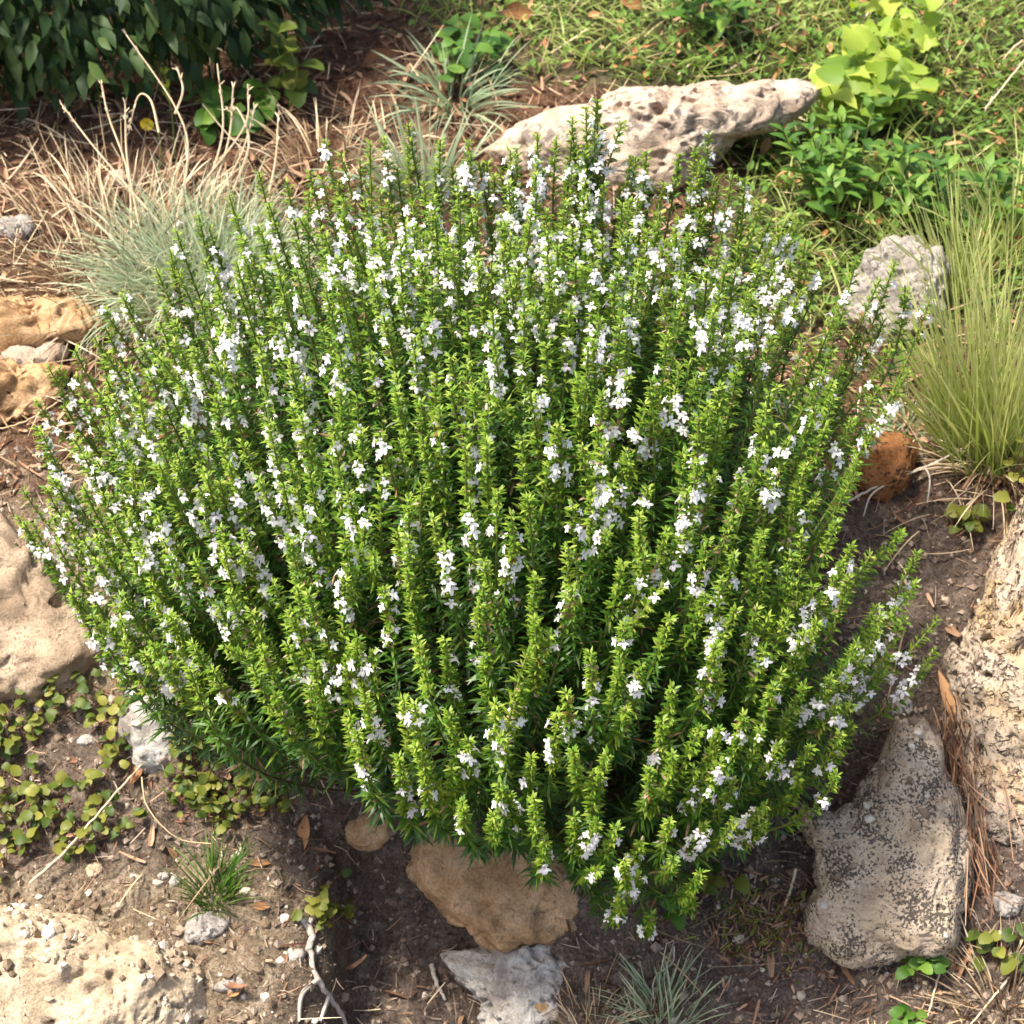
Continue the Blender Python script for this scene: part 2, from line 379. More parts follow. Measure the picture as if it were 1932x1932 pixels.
LIME = rockmat('limestone_pink', (.26, .18, .12), (.46, .35, .26), (.64, .53, .41), speck=(.16, .13, .11), speck_scale=90, speck_amt=.12)
GREYR = rockmat('limestone_grey', (.17, .15, .13), (.34, .30, .26), (.54, .49, .43), speck=(.09, .08, .07), speck_amt=.3)
POROUS = rockmat('tufa_tan', (.24, .17, .115), (.42, .33, .24), (.58, .48, .38), speck=(.12, .08, .06), speck_amt=.25, holes=85, stain=(.50, .34, .17))
SPECK = rockmat('lichen_rock', (.30, .215, .14), (.50, .39, .275), (.64, .53, .39), speck=(.06, .05, .042), speck_scale=330, speck_amt=.45, stain=(.50, .40, .26))
TAN = rockmat('sandstone_orange', (.22, .12, .055), (.42, .255, .125), (.58, .40, .24), speck=(.26, .16, .085), speck_amt=-.2)
SANDY = rockmat('crumbly_sandrock', (.27, .19, .12), (.48, .37, .245), (.66, .55, .40), speck=(.26, .185, .12), speck_amt=.0, speck_scale=380)
EARTH = rockmat('earthy_rock', (.22, .15, .095), (.38, .28, .19), (.52, .41, .29), speck=(.19, .13, .085), speck_amt=-.1, speck_scale=240, stain=(.24, .17, .11))
RUST = rockmat('rust_stone', (.13, .05, .02), (.26, .11, .04), (.38, .19, .08), speck=(.05, .025, .015), speck_amt=.3)
CHALK = rockmat('chalky_stone', (.20, .17, .14), (.42, .39, .34), (.68, .65, .60), speck=(.16, .13, .10), speck_amt=.0, speck_scale=120, stain=(.18, .14, .11))
rock('limestone_rock', [(930, 285), (1010, 225), (1130, 195), (1260, 170), (1390, 145), (1480, 138), (1535, 150), (1530, 185), (1470, 225), (1400, 245), (1350, 290), (1300, 330), (1160, 380), (1010, 370), (950, 320)], .075, LIME,
     'long pale pinkish limestone rock with dark holes behind the flowering shrub', sub=7, rough=.14, pits=[(30, .020, .5, .34), (60, .010, .5, .36), (110, .004, .5, .42)], seed=3, lift=.8)
rock('grey_rock', [(1590, 600), (1610, 520), (1650, 460), (1705, 435), (1760, 450), (1790, 510), (1795, 580), (1740, 620), (1650, 640)], .05, GREYR,
     'grey weathered rock at the right edge of the flowering shrub, beside the tall grass', sub=6, rough=.17, pits=[(45, .010, .4, .45)], seed=8)
rock('porous_rock', [(1865, 930), (1900, 890), (2010, 880), (2130, 1000), (2160, 1300), (2080, 1600), (1950, 1650), (1880, 1600), (1850, 1500), (1825, 1400), (1790, 1290), (1800, 1200), (1835, 1130), (1850, 1030)], .12, POROUS,
     'large tan porous rock full of holes at the right edge', sub=7, rough=.10, pits=[(52, .016, .65, .32), (90, .010, .6, .36), (28, .026, .4, .30)], seed=12, lift=.9)
rock('lichen_rock', [(1650, 1350), (1700, 1330), (1760, 1420), (1800, 1480), (1830, 1570), (1825, 1680), (1825, 1750), (1740, 1785), (1640, 1818), (1560, 1795), (1540, 1740), (1555, 1690), (1540, 1620), (1505, 1560), (1560, 1545), (1600, 1520), (1630, 1440)], .085, SPECK,
     'blocky tan rock covered with black lichen specks, lower right below the shrub', sub=7, rough=.10, pits=[(120, .0035, .6, .42), (60, .006, .35, .36)], seed=17, boxy=.5)
rock('sandstone_rock', [(760, 1590), (800, 1545), (900, 1530), (1010, 1545), (1100, 1600), (1135, 1680), (1125, 1760), (1060, 1785), (990, 1792), (920, 1775), (875, 1740), (815, 1690), (770, 1645)], .055, TAN,
     'orange brown stone sticking out below the middle of the flowering shrub', sub=6, rough=.16, seed=23, lift=.25, boxy=.45, pits=[(50, .006, .4, .4), (100, .003, .5, .42)])
rock('sandstone_rock', [(640, 1500), (700, 1490), (745, 1530), (740, 1575), (700, 1592), (655, 1580), (635, 1545)], .03, TAN,
     'small buff stone over the dark hollow at the lower left of the shrub', sub=5, rough=.18, seed=29, lift=.1, boxy=.5)
rock('pale_rock', [(-160, 1000), (-60, 930), (40, 950), (90, 1040), (120, 1130), (170, 1190), (205, 1270), (170, 1320), (90, 1330), (0, 1310), (-120, 1330), (-190, 1200)], .07, EARTH,
     'smooth pale tan rock left of the flowering shrub at the picture edge', sub=6, rough=.16, seed=31, pits=[(36, .010, .4, .36), (75, .005, .4, .4)])
rock('pale_rock', [(235, 1330), (290, 1300), (340, 1330), (335, 1400), (310, 1455), (265, 1450), (245, 1400)], .035, CHALK,
     'small greyish white stone between the two creeping leafy patches', sub=5, rough=.16, seed=37)
rock('crumbly_rock', [(-180, 1700), (-60, 1670), (60, 1685), (150, 1720), (250, 1790), (330, 1830), (375, 1900), (360, 1990), (250, 2100), (0, 2150), (-200, 2000)], .075, SANDY,
     'large crumbly sand coloured rock in the bottom left corner', sub=7, rough=.09, pits=[(75, .008, .5, .38), (38, .012, .4, .34), (130, .004, .5, .42)], seed=41, lift=.6)
rock('rust_stone', [(1640, 820), (1700, 800), (1720, 860), (1700, 920), (1640, 950), (1615, 900)], .035, RUST,
     'rust brown stone at the right edge of the shrub above the bare twig', sub=5, rough=.16, seed=43)
rock('chalky_stone', [(835, 1800), (900, 1785), (1000, 1780), (1090, 1790), (1130, 1830), (1110, 1880), (1020, 1930), (1000, 1990), (940, 1990), (900, 1880)], .035, CHALK,
     'crumbling chalk white stone patch at the bottom below the orange stone', sub=6, rough=.20, pits=[(95, .008, .6, .45), (50, .010, .4, .42)], seed=47, lift=.5)
rock('slab_stone', [(-90, 590), (60, 570), (170, 590), (185, 625), (120, 655), (30, 668), (-90, 670)], .045, TAN, 'orange tan flat stone at the left edge, upper of two', sub=6, boxy=.4, pits=[(45, .008, .4, .36)], rough=.26, seed=51)
rock('slab_stone', [(-90, 700), (40, 688), (130, 705), (120, 750), (60, 785), (10, 790), (-90, 790)], .05, TAN, 'orange tan flat stone at the left edge, lower of two', sub=6, boxy=.4, pits=[(45, .008, .4, .36)], rough=.26, seed=53)
rock('pale_chip', [(0, 665), (70, 655), (135, 668), (110, 692), (20, 698)], .014, LIME, 'long pale pinkish chip between the two orange flat stones', 'stone', sub=4, rough=.14, seed=55)
for i, (u, v, r_, m_, lb) in enumerate([
        (30, 428, 30, GREYR, 'small grey stone in the mulch at the left edge'),
        (222, 338, 22, LIME, 'small pinkish pebble above the blue grey grass clump'),
        (385, 1745, 34, GREYR, 'flat grey stone just below the small green grass tuft'),
        (1700, 1330, 24, GREYR, 'rounded grey stone on top of the lichen covered rock'),
        (330, 1660, 13, CHALK, 'white pebble left of the small green grass tuft'),
        (308, 1650, 10, CHALK, 'tiny white pebble at the end of a pair in the sandy soil'),
        (345, 1800, 14, CHALK, 'white pebble in the soil right of the crumbly corner rock'),
        (340, 1780, 9, LIME, 'small buff pebble above the white one beside the corner rock'),
        (440, 1855, 26, GREYR, 'dark grey stone in the soil at the bottom left of the root'),
        (280, 1868, 22, SANDY, 'sand coloured stone lying on the edge of the corner rock'),
        (165, 1395, 14, CHALK, 'small white pebble among the creeping leaves at left'),
        (560, 1800, 15, CHALK, 'pale pebble leaning on the upper root at the hollow'),
        (1390, 1770, 16, SANDY, 'small tan pebble in the dark soil at the bottom right of the shrub'),
        (175, 1640, 16, SANDY, 'rounded tan pebble in the soil below the dry stalk'),
        (1025, 1900, 18, TAN, 'orange pebble on the chalk white stone'),
        (1900, 1700, 30, GREYR, 'dark stone under the porous rock at the right edge')]):
    a = np.linspace(0, 2 * np.pi, 9)[:-1]; k = rng.uniform(.75, 1.2, 8)
    rock('small_stone', np.stack([u + r_ * k * 1.25 * np.cos(a), v + r_ * k * .85 * np.sin(a)], 1), r_ * .0005, m_, lb, 'stone', sub=4, rough=.18, seed=60 + i)

# ------------------------------------------------------------------ loose litter (uncountable)
def scatter(n, x0=-.95, x1=.95, y0=-.5, y1=2.3):
    x = rng.uniform(x0, x1, n); y = y0 + (y1 - y0) * rng.uniform(0, 1, n) ** 1.35
    return np.stack([x, y, h(x, y)], 1)
def flatdirs(n, lift=.15):
    a = rng.uniform(0, 2 * np.pi, n); return np.stack([np.cos(a), np.sin(a), rng.normal(0, lift, n)], 1)
def upn(n, s=.35): return nrm(np.stack([rng.normal(0, s, n), rng.normal(0, s, n), np.ones(n)], 1))
def add_blades(mb, P, D, N, L, W, bend, prof, mat, fold=0.0, tint=None, grad=0.0):
    V, Q, m = blades(P, D, N, L, W, bend, prof, fold); n = len(P)
    tint = rng.uniform(0, 1, n) if tint is None else tint
    mb.add(V, Q, mat, np.repeat(np.broadcast_to(tint, (n,)), m) + (np.tile(np.repeat(np.linspace(-.5, .5, len(prof)), m // len(prof)), n) * grad if grad else 0))

P = scatter(26000); s, m, g = zones(P); keep = rng.uniform(size=len(P)) < (m * .95 + .05 * s + .10 * (1 - s - m - g).clip(0) + .2 * g); P = P[keep]; n = len(P)
mb = MB(); P[:, 2] += rng.uniform(.001, .009, n)
add_blades(mb, P, flatdirs(n, .22), upn(n, .5), rng.uniform(.006, .034, n), rng.uniform(.0015, .009, n) * rng.uniform(.5, 1.2, n), rng.normal(0, .7, n), (.7, 1, .75, .5), 0, fold=.25)
tag(mb.build('bark_mulch', [M_bark]), 'reddish brown shredded bark mulch spread over the bed', 'mulch', kind='stuff')
P = scatter(15000); s, m, g = zones(P); u, v = project(P)
pr = m * (.30 + .6 * sig((620 - u) / 60)) + .05 * s + .07 * (1 - s - m - g).clip(0) + .16 * g
pr = np.maximum(pr, .55 * sig((u - 1690) / 15) * sig((v - 560) / 30) * sig((1000 - v) / 40)); pr = np.maximum(pr, .5 * sig((u - 1740) / 25) * sig((v - 1800) / 30))
P = P[rng.uniform(size=len(P)) < pr]; n = len(P)
mb = MB(); P[:, 2] += rng.uniform(.003, .016, n)
add_blades(mb, P, flatdirs(n, .3), upn(n, .4), rng.uniform(.03, .10, n), rng.uniform(.0009, .0022, n), rng.normal(.25, .5, n), (1, 1, 1, 1, .7, .4), 0)
tag(mb.build('dry_straw', [M_straw]), 'tangled dry straw and grass litter lying on the mulch', 'straw', kind='stuff')
# gravel
P = scatter(12000, -.6, .62, -.45, .35); s, m, g = zones(P); P = P[rng.uniform(size=len(P)) < (s * .62 + .07 * (1 - s - m - g).clip(0))]
for ob in [o for o in bpy.data.objects if o.name.split('.')[0] in ('crumbly_rock', 'pale_rock', 'lichen_rock')]:      # grit lying on the stones too
    me = ob.data; co = np.zeros(len(me.vertices) * 3, np.float32); me.vertices.foreach_get('co', co); no = np.zeros_like(co); me.vertices.foreach_get('normal', no)
    co = co.reshape(-1, 3) + np.array(ob.location); no = no.reshape(-1, 3); nz = fbm(co * 16, 3, 71); k = (no[:, 2] > .5) & (rng.uniform(size=len(co)) < (.10 if 'crumbly' in ob.name else .025) * (nz > -.1))
    P = np.vstack([P, co[k]])
n = len(P)
OCT = (np.array([(1, 0, 0), (-1, 0, 0), (0, 1, 0), (0, -1, 0), (0, 0, 1), (0, 0, -1)], float), np.array([(a, b, c, c) for a, b, c in ((0, 2, 4), (2, 1, 4), (1, 3, 4), (3, 0, 4), (2, 0, 5), (1, 2, 5), (3, 1, 5), (0, 3, 5))]))
def grains(P, sz, sub=1):
    bV, bQ = ico(sub) if sub else OCT; n = len(P); mb = MB()
    V = bV[None] * (sz[:, None, None] * rng.uniform(.65, 1.35, (n, 1, 3))) * (1 + .2 * rng.normal(size=(n, len(bV), 1)).clip(-2, 2)) + P[:, None]
    Q = (bQ[None] + (np.arange(n) * len(bV))[:, None, None]); mb.add(V, Q, 0, np.repeat(rng.uniform(0, 1, n), len(bV))); return mb
mb = grains(P, .0012 + .0052 * rng.uniform(0, 1, n) ** 3.2)
tag(mb.build('gravel', [M_pebble]), 'fine pale gravel and grit in the sandy soil at lower left', 'gravel', kind='stuff')
P = scatter(34000, -.62, .66, -.45, .5); s, m, g = zones(P); P = P[rng.uniform(size=len(P)) < (.5 + .3 * (1 - s - m - g).clip(0))]; n = len(P)
mb = grains(P, .0011 + .0042 * rng.uniform(0, 1, n) ** 4, 0)
tag(mb.build('soil_crumbs', [M_crumb]), 'loose dark crumbs of soil on the bank around the rocks', 'soil', kind='stuff')
P = scatter(15000, -.62, .66, -.45, .45); s, m, g = zones(P); P = P[rng.uniform(size=len(P)) < (1 - m) * (.75 - .25 * s)]; n = len(P); P[:, 2] += rng.uniform(.001, .008, n); mb = MB()
add_blades(mb, P, flatdirs(n, .4), upn(n, .6), rng.uniform(.006, .028, n), rng.uniform(.0005, .0016, n), rng.normal(.2, .8, n), (1, 1, .8, .5), (rng.uniform(size=n) < .45).astype(int).repeat(3))
tag(mb.build('root_fibres', [M_fibre, M_bark]), 'fine roots and plant fibres matted over the bare soil of the bank', 'litter', kind='stuff')
n = 900; P = hit(rng.normal(1430, 60, n), rng.normal(1750, 45, n)); P[:, 2] += rng.uniform(0, .008, n); mb = MB()
add_blades(mb, P, flatdirs(n, .8), upn(n, .7), rng.uniform(.005, .018, n), rng.uniform(.001, .003, n), rng.normal(.3, .8, n), (1, 1, .8, .4), (rng.uniform(size=n) < .35).astype(int).repeat(3))
tag(mb.build('mossy_litter', [M_bark, M_olive]), 'brownish mossy litter in the soil between the shrub and the lichen rock', 'litter', kind='stuff')
# needles and root hairs
mb = MB(); n = 260
uu = rng.normal(1800, 26, n); vv = rng.uniform(1360, 1680, n); P = hit(uu + (vv - 1400) * .10, vv); P[:, 2] += rng.uniform(.01, .05, n)
D = np.stack([rng.normal(.12, .25, n), rng.normal(-.55, .2, n), rng.normal(-.65, .25, n)], 1)
add_blades(mb, P, D, upn(n, .8), rng.uniform(.03, .09, n), .0013, rng.normal(0, .4, n), (1, 1, 1, .6), 0)
tag(mb.build('pine_needles', [M_bark]), 'brown dry needles caught between the lichen rock and the porous rock', 'needles', kind='stuff')

# ------------------------------------------------------------------ weeds and grass on the upper bed (uncountable)
P = scatter(31000, -.7, 1.1, .2, 2.4); s, m, g = zones(P); u, v = project(P); P = P[rng.uniform(size=len(P)) < g * .9]; n = len(P)
mb = MB(); D = nrm(flatdirs(n, 0) * rng.uniform(.3, 1.2, n)[:, None] + np.array((0, 0, 1.0)))
clump = .5 + .5 * fbm(P * 7, 2, 77)
add_blades(mb, P, D, flatdirs(n, .3), rng.uniform(.03, .085, n), rng.uniform(.0012, .0030, n), rng.uniform(.3, 1.4, n), (1, 1, .7, .1), 0, tint=(clump * .6 + rng.uniform(0, .5, n)).clip(0, 1))
k = rng.uniform(size=n) < .85; Q_ = P[k]; n2 = len(Q_); Q_[:, 0] += rng.normal(0, .006, n2); Q_[:, 2] += rng.uniform(.004, .035, n2)
add_blades(mb, Q_, flatdirs(n2, .35), upn(n2, .4), rng.uniform(.007, .018, n2), rng.uniform(.004, .010, n2), rng.normal(.3, .6, n2), (.3, 1, .8, .1), 1, fold=.18, tint=rng.uniform(0, 1, n2) * .7 + .3 * clump[k])
k = rng.uniform(size=n) < .12; Q_ = P[k]; n2 = len(Q_); Q_[:, 2] += rng.uniform(.005, .03, n2)
add_blades(mb, Q_, flatdirs(n2, .5), upn(n2, .5), rng.uniform(.01, .03, n2), rng.uniform(.004, .010, n2), rng.normal(.3, .5, n2), LANCE, 2, fold=.2)
tag(mb.build('weeds', [M_grass, M_lawn, M_dead]), 'mixed green weeds and grass covering the bed behind the shrub', 'weeds', kind='stuff')

# ------------------------------------------------------------------ grass clumps
def grass_clump(name, pos, n, length, rad, spread, bend, mat, label, width=.002, stalks=(), lean=(0, 0, 0), stalk_mat=None, tint=(0, 1), cat='grass', chaos=.2):
    pos = np.asarray(pos, float); root = thing(name, pos, label, cat)
    mb = MB(); a = rng.uniform(0, 2 * np.pi, n); r_ = rad * np.sqrt(rng.uniform(0, 1, n))
    P = pos + np.stack([r_ * np.cos(a), r_ * np.sin(a), np.zeros(n)], 1); P[:, 2] = h(P[:, 0], P[:, 1])
    sp = spread * (r_ / rad) * rng.uniform(.4, 1.4, n)
    D = nrm(np.stack([sp * np.cos(a), sp * np.sin(a), np.ones(n)], 1) + rng.normal(0, chaos, (n, 3)) + np.array(lean))
    add_blades(mb, P, D, flatdirs(n, .2), length * rng.uniform(.5, 1.1, n), width * rng.uniform(.5, 1.6, n), bend * rng.uniform(.2, 1.4, n), (.9, 1, 1, .85, .6, .1), 0, tint=rng.uniform(tint[0], tint[1], n), grad=.6)
    tag(mb.build('blades', [mat], root, pos), kind='stuff')
    for path in stalks:
        pts = np.array(path); mb = MB(); pp = spline(pts, 14); V, Q = tube(pp, np.linspace(.0016, .0008, 14), 4); mb.add(V, Q, 0, .75)
        e = pp[-5:]; ne = 14; q = e[rng.integers(0, 5, ne)]; d = nrm(pp[-1] - pp[-4])                     # seed head scales along the end
        add_blades(mb, q, nrm(d + rng.normal(0, .35, (ne, 3))), flatdirs(ne, .5), .008, .0016, 0, NEEDLE, 0, tint=.85)
        mb.build('seed_stalk', [stalk_mat or M_straw], root, pos)
    return root
def pixpath(pts, base_depth, dstep=0.0):
    return [on_ray(u, v, base_depth + dstep * i) for i, (u, v) in enumerate(pts)]
b = at(385, 555); d0 = float((b - CAM) @ F_)
grass_clump('blue_grass_clump', b, 1700, .135, .09, 1.0, 1.1, M_blue, 'blue grey fine leaved grass clump with tall dry seed stalks, left behind the shrub', .0017, chaos=.42, stalks=
    [pixpath(p, d0 + .02, .012) for p in ([(330, 430), (355, 290), (330, 200), (238, 65)], [(330, 215), (345, 170), (335, 130)], [(250, 470), (242, 330), (205, 220), (192, 160)],
     [(300, 420), (180, 280), (115, 195)], [(380, 380), (420, 250), (410, 120)], [(385, 400), (430, 270), (440, 165)], [(370, 360), (460, 240), (468, 170)], [(400, 390), (455, 290), (480, 205)],
     [(262, 420), (240, 300), (236, 195)], [(300, 250), (285, 190), (262, 180), (245, 235)], [(440, 360), (470, 270), (448, 205), (420, 208)], [(500, 400), (520, 300), (525, 220)])])
b = at(800, 365); d0 = float((b - CAM) @ F_)
grass_clump('blue_grass_clump', b, 130, .12, .045, .7, .8, M_blue, 'smaller blue grey grass clump rising behind the top of the shrub', .0024, tint=(0, .7))
grass_clump('blue_grass_clump', at(860, 190), 130, .10, .05, 1.6, 1.0, M_blue, 'sparse blue green grass sprawling at the edge of the weeds', .0028, tint=(0, .6))
grass_clump('glaucous_tuft', at(1715, 800), 120, .05, .025, 1.5, .8, M_blue, 'small grey green spiky tuft at the right edge of the shrub', .0024, tint=(.1, .8))
b = at(1862, 860)
grass_clump('tall_grass_clump', b, 520, .27, .05, .28, .4, M_grass, 'tall yellow green grass clump at the right edge above the porous rock', .0019, tint=(.5, 1.1), lean=(-.12, .05, 0), chaos=.22)
grass_clump('tall_grass_clump', at(1800, 560), 110, .17, .03, .5, .5, M_grass, 'thin leaning grass blades behind the grey rock at right', .0026, tint=(.3, .9), lean=(-.25, 0, 0))
grass_clump('tall_grass_clump', at(1920, 480), 120, .16, .04, .7, .7, M_grass, 'pale drooping grass at the far right edge above the tall clump', .0024, tint=(.5, 1))
grass_clump('grass_tuft', at(405, 1690), 150, .06, .017, .8, .7, M_mint, 'small dark green grass tuft in the sandy soil at lower left', .0014)
grass_clump('grass_tuft', at(1255, 1925), 130, .06, .035, .9, .8, M_blue, 'low grey green grass tuft at the bottom edge right of the chalky stone', .0017, tint=(0, .6))
grass_clump('grass_tuft', at(1120, 1950), 110, .05, .04, 1.2, .8, M_straw, 'dry straw coloured grass tuft at the bottom edge below the shrub', .0016)
grass_clump('grass_tuft', at(1900, 1900), 170, .07, .05, 1.3, .9, M_straw, 'dry yellowish grass tuft in the bottom right corner', .0018)
grass_clump('dry_grass_clump', at(210, 500), 700, .12, .15, 1.5, 1.2, M_straw, 'flattened dry grass spreading left of the blue grey clump', .0015)
grass_clump('dry_grass_clump', at(1880, 880), 220, .09, .04, 1.3, 1.4, M_straw, 'dry withered grass hanging over the porous rock below the tall clump', .0015)
grass_clump('dry_grass_clump', at(620, 330), 110, .10, .07, 1.2, 1.2, M_straw, 'dry straw tuft behind the upper left edge of the shrub', .0016)

# ------------------------------------------------------------------ leafy plants: each large leaf a part
def leafmesh(name, kind, mat):
    if kind == 'lance':   prof = [(0, .06), (.15, .55), (.4, 1), (.65, .85), (.85, .45), (1, .03)]; wd = .38
    elif kind == 'round': prof = [(0, .55), (.08, .8), (.22, 1), (.36, .86), (.52, 1), (.70, .78), (.86, .62), (1, .14)]; wd = .86
    else:                 prof = [(0, .40), (.07, .9), (.2, 1), (.33, .78), (.45, .84), (.6, .52), (.78, .40), (1, .03)]; wd = .88
    V = []; Q = []
    for i, (t, wv) in enumerate(prof):
        z = .12 * math.sin(t * 3.0) - .10 * t * t
        for sgn in (-1, 0, 1): V.append((t, sgn * wv * wd / 2, z + (.10 * wv * wd if sgn else 0)))
    for i in range(len(prof) - 1):
        for c in range(2): a = i * 3 + c; Q.append((a, a + 3, a + 4, a + 1))
    V = np.array(V); return mesh_from(name, V, np.array(Q), None, np.full(len(V), .5), [mat], True)
def leafmeshes(kind, mat, k=5):
    out = []
    for i in range(k):
        m_ = leafmesh('leaf', kind, mat); a = m_.attributes['tint']; a.data.foreach_set('value', np.full(len(m_.vertices), (i + .5) / k, np.float32))
        co = np.zeros(len(m_.vertices) * 3, np.float32); m_.vertices.foreach_get('co', co); co = co.reshape(-1, 3); co[:, 2] += (i - 2) * .07 * co[:, 0] ** 2; co[:, 1] += .02 * np.sin(co[:, 0] * 9 + i); m_.vertices.foreach_set('co', co.ravel()); out.append(m_)
    return out
LM = {k: leafmeshes(kd, mt) for k, kd, mt in (('hedge', 'lance', M_hedge), ('mint', 'lance', M_mint), ('lime', 'lobed', M_lime), ('olive', 'round', M_olive), ('green', 'round', M_mint))}
def put_leaf(parent, key, p, d, nrm_, size):
    d = nrm(np.asarray(d, float)); n_ = nrm(np.asarray(nrm_, float)); s_ = nrm(np.cross(n_, d)); n_ = np.cross(d, s_)
    o = bpy.data.objects.new('leaf', LM[key][rng.integers(0, 5)]); col.objects.link(o); o.parent = parent
    pl = np.asarray(p) - world_loc(parent)
    o.matrix_basis = Matrix(((d[0] * size, s_[0] * size, n_[0] * size, pl[0]), (d[1] * size, s_[1] * size, n_[1] * size, pl[1]), (d[2] * size, s_[2] * size, n_[2] * size, pl[2]), (0, 0, 0, 1)))
    return o
def creeper(poly, n, key, size, label, stemmat=M_bark, name='creeping_plant', height=.02):
    poly = np.asarray(poly, float); lo, hi = poly.min(0), poly.max(0); pts = []
    while len(pts) < n:
        q = rng.uniform(lo, hi)
        if pip(poly, q[0], q[1]) and fbm(np.array([[q[0] / 60, q[1] / 60, n]]), 2, 5)[0] > -.45: pts.append(q)
    pts = np.array(pts); G = hit(pts[:, 0], pts[:, 1]); c = G.mean(0); c[2] = h(c[0], c[1]); root = thing(name, c, label, 'plant')
    mb = MB()
    for g in G:
        top = g + np.array((rng.normal(0, .006), rng.normal(-.004, .006), height * rng.uniform(.3, 1.3)))
        V, Q = tube(spline([g - np.array((rng.normal(0, .012), .006, .004)), (g + top) / 2 + rng.normal(0, .002, 3), top], 5), .0006, 3); mb.add(V, Q, 0, .4)
        a = rng.uniform(0, 2 * np.pi); put_leaf(root, key, top, (math.cos(a), math.sin(a), rng.normal(-.05, .25)), (rng.normal(0, .35), rng.normal(-.25, .35), 1), size * rng.uniform(.6, 1.25))
    tag(mb.build('stems', [stemmat], root, c), kind='stuff')
    return root
creeper([(-60, 1300), (100, 1270), (240, 1290), (245, 1420), (230, 1520), (270, 1560), (150, 1630), (-60, 1660)], 290, 'olive', .0125, 'creeping plant with round olive green leaves at the left edge below the shrub')
creeper([(330, 1400), (420, 1380), (480, 1400), (500, 1480), (545, 1500), (545, 1550), (420, 1565), (330, 1520)], 210, 'olive', .0105, 'creeping plant with small yellow green leaves under the lower left of the shrub')
creeper([(580, 1670), (650, 1655), (665, 1735), (600, 1750)], 40, 'olive', .0125, 'little olive leaved creeper at the edge of the dark hollow')
creeper([(1680, 1830), (1720, 1800), (1770, 1830), (1750, 1890), (1740, 1950), (1680, 1950), (1690, 1880)], 46, 'green', .0145, 'bright green small leaved seedling below the lichen rock')
creeper([(1790, 960), (1840, 960), (1840, 1010), (1790, 1010)], 16, 'olive', .017, 'yellow green weed growing in the soil beside the porous rock')
creeper([(1885, 940), (1960, 930), (1970, 1090), (1900, 1080)], 34, 'olive', .015, 'olive brown creeper hanging on top of the porous rock', height=.09)
creeper([(1180, 1660), (1330, 1690), (1310, 1740), (1200, 1740)], 16, 'green', .02, 'small dark leaves peeping out under the lowest tips of the shrub')
creeper([(1290, 1650), (1400, 1630), (1370, 1680), (1300, 1700)], 14, 'olive', .017, 'yellowish leaf sprig under the lower right of the shrub')
creeper([(1760, 1780), (1932, 1760), (1990, 1850), (1850, 1840)], 18, 'olive', .018, 'scattered yellow green leaves above the dry grass in the bottom right corner')
creeper([(360, 210), (480, 190), (520, 240), (440, 262), (380, 255)], 40, 'green', .03, 'low dark green leafy weed in front of the hedge', height=.03)
creeper([(800, 100), (900, 60), (960, 130), (850, 170)], 40, 'green', .028, 'green broad leaved weed at the edge of the mulch behind the shrub', height=.04)

def leafy_plant(name, pos, nst, height, spread, key, size, label, per=7, mat=M_stem, lean=(0, 0, 0), droop=.2):
    pos = np.asarray(pos, float); root = thing(name, pos, label, 'plant')
    for i in range(nst):
        a = rng.uniform(0, 2 * np.pi); r_ = spread * math.sqrt(rng.uniform()); g = pos + np.array((r_ * .5 * math.cos(a), r_ * .5 * math.sin(a), 0)); g[2] = h(g[0], g[1]) - .003
        tp = pos + np.array((r_ * 1.3 * math.cos(a), r_ * 1.3 * math.sin(a), height * rng.uniform(.65, 1.1))) + np.array(lean); path = spline([g, (g + tp) / 2 + np.array((rng.normal(0, .008), rng.normal(0, .008), .01)), tp], 10)
        mb = MB(); V, Q = tube(path, np.linspace(.0018, .0008, 10), 4); mb.add(V, Q, 0, .5); mb.build('stem', [mat], root, pos)
        a0 = rng.uniform(0, 6.28)
        for k in range(per):
            t = (.25 + .75 * (k / max(1, per - 1))) * 9; j = min(int(t), 8); q = path[j] + (path[j + 1] - path[j]) * (t - j)
            for s_ in (0, np.pi):
                b_ = a0 + (k % 2) * np.pi / 2 + s_ + rng.normal(0, .25); el = .3 + .5 * k / per - droop
                put_leaf(root, key, q, (math.cos(b_), math.sin(b_), el + rng.normal(0, .15)), (-math.cos(b_) * el + rng.normal(0, .2), -math.sin(b_) * el + rng.normal(0, .2), 1), size * (1.1 - .5 * k / per) * rng.uniform(.75, 1.2))
    return root
leafy_plant('mint_plant', at(1600, 400), 15, .11, .085, 'mint', .036, 'green leafy mint like plant between the pale rock and the tall grass', 6)
leafy_plant('mint_plant', at(1800, 440), 13, .10, .07, 'mint', .038, 'green narrow leaved plant behind the tall grass clump at right', 6)
leafy_plant('broadleaf_weed', at(1330, 60), 5, .08, .06, 'mint', .045, 'bright green leafy weed among the grass at the top edge', 5)
leafy_plant('seedling', at(545, 200), 2, .11, .02, 'olive', .036, 'spindly olive leaved seedling at the corner of the dark hedge', 4)
root = leafy_plant('lime_vine', at(1610, 240), 5, .10, .07, 'lime', .05, 'lime yellow lobed leaf vine trailing over the weeds at upper right', 3)
poly = np.array([(1600, 20), (1660, 10), (1770, 60), (1760, 110), (1690, 190), (1650, 240), (1545, 230), (1530, 170), (1590, 120), (1640, 80)], float)
for q in rng.uniform((1530, 10), (1770, 240), (420, 2)):
    if not pip(poly, q[0], q[1]) or len(root.children) > 130: continue
    p = at(q[0], q[1] + 25) + np.array((0, -.02, .03 + rng.uniform(0, .05))); a = rng.uniform(0, 6.28)
    put_leaf(root, 'lime', p, (math.cos(a), math.sin(a) - .3, rng.normal(-.1, .35)), (rng.normal(0, .5), rng.normal(-.5, .4), 1), rng.uniform(.018, .034) + (.02 if rng.uniform() < .2 else 0))
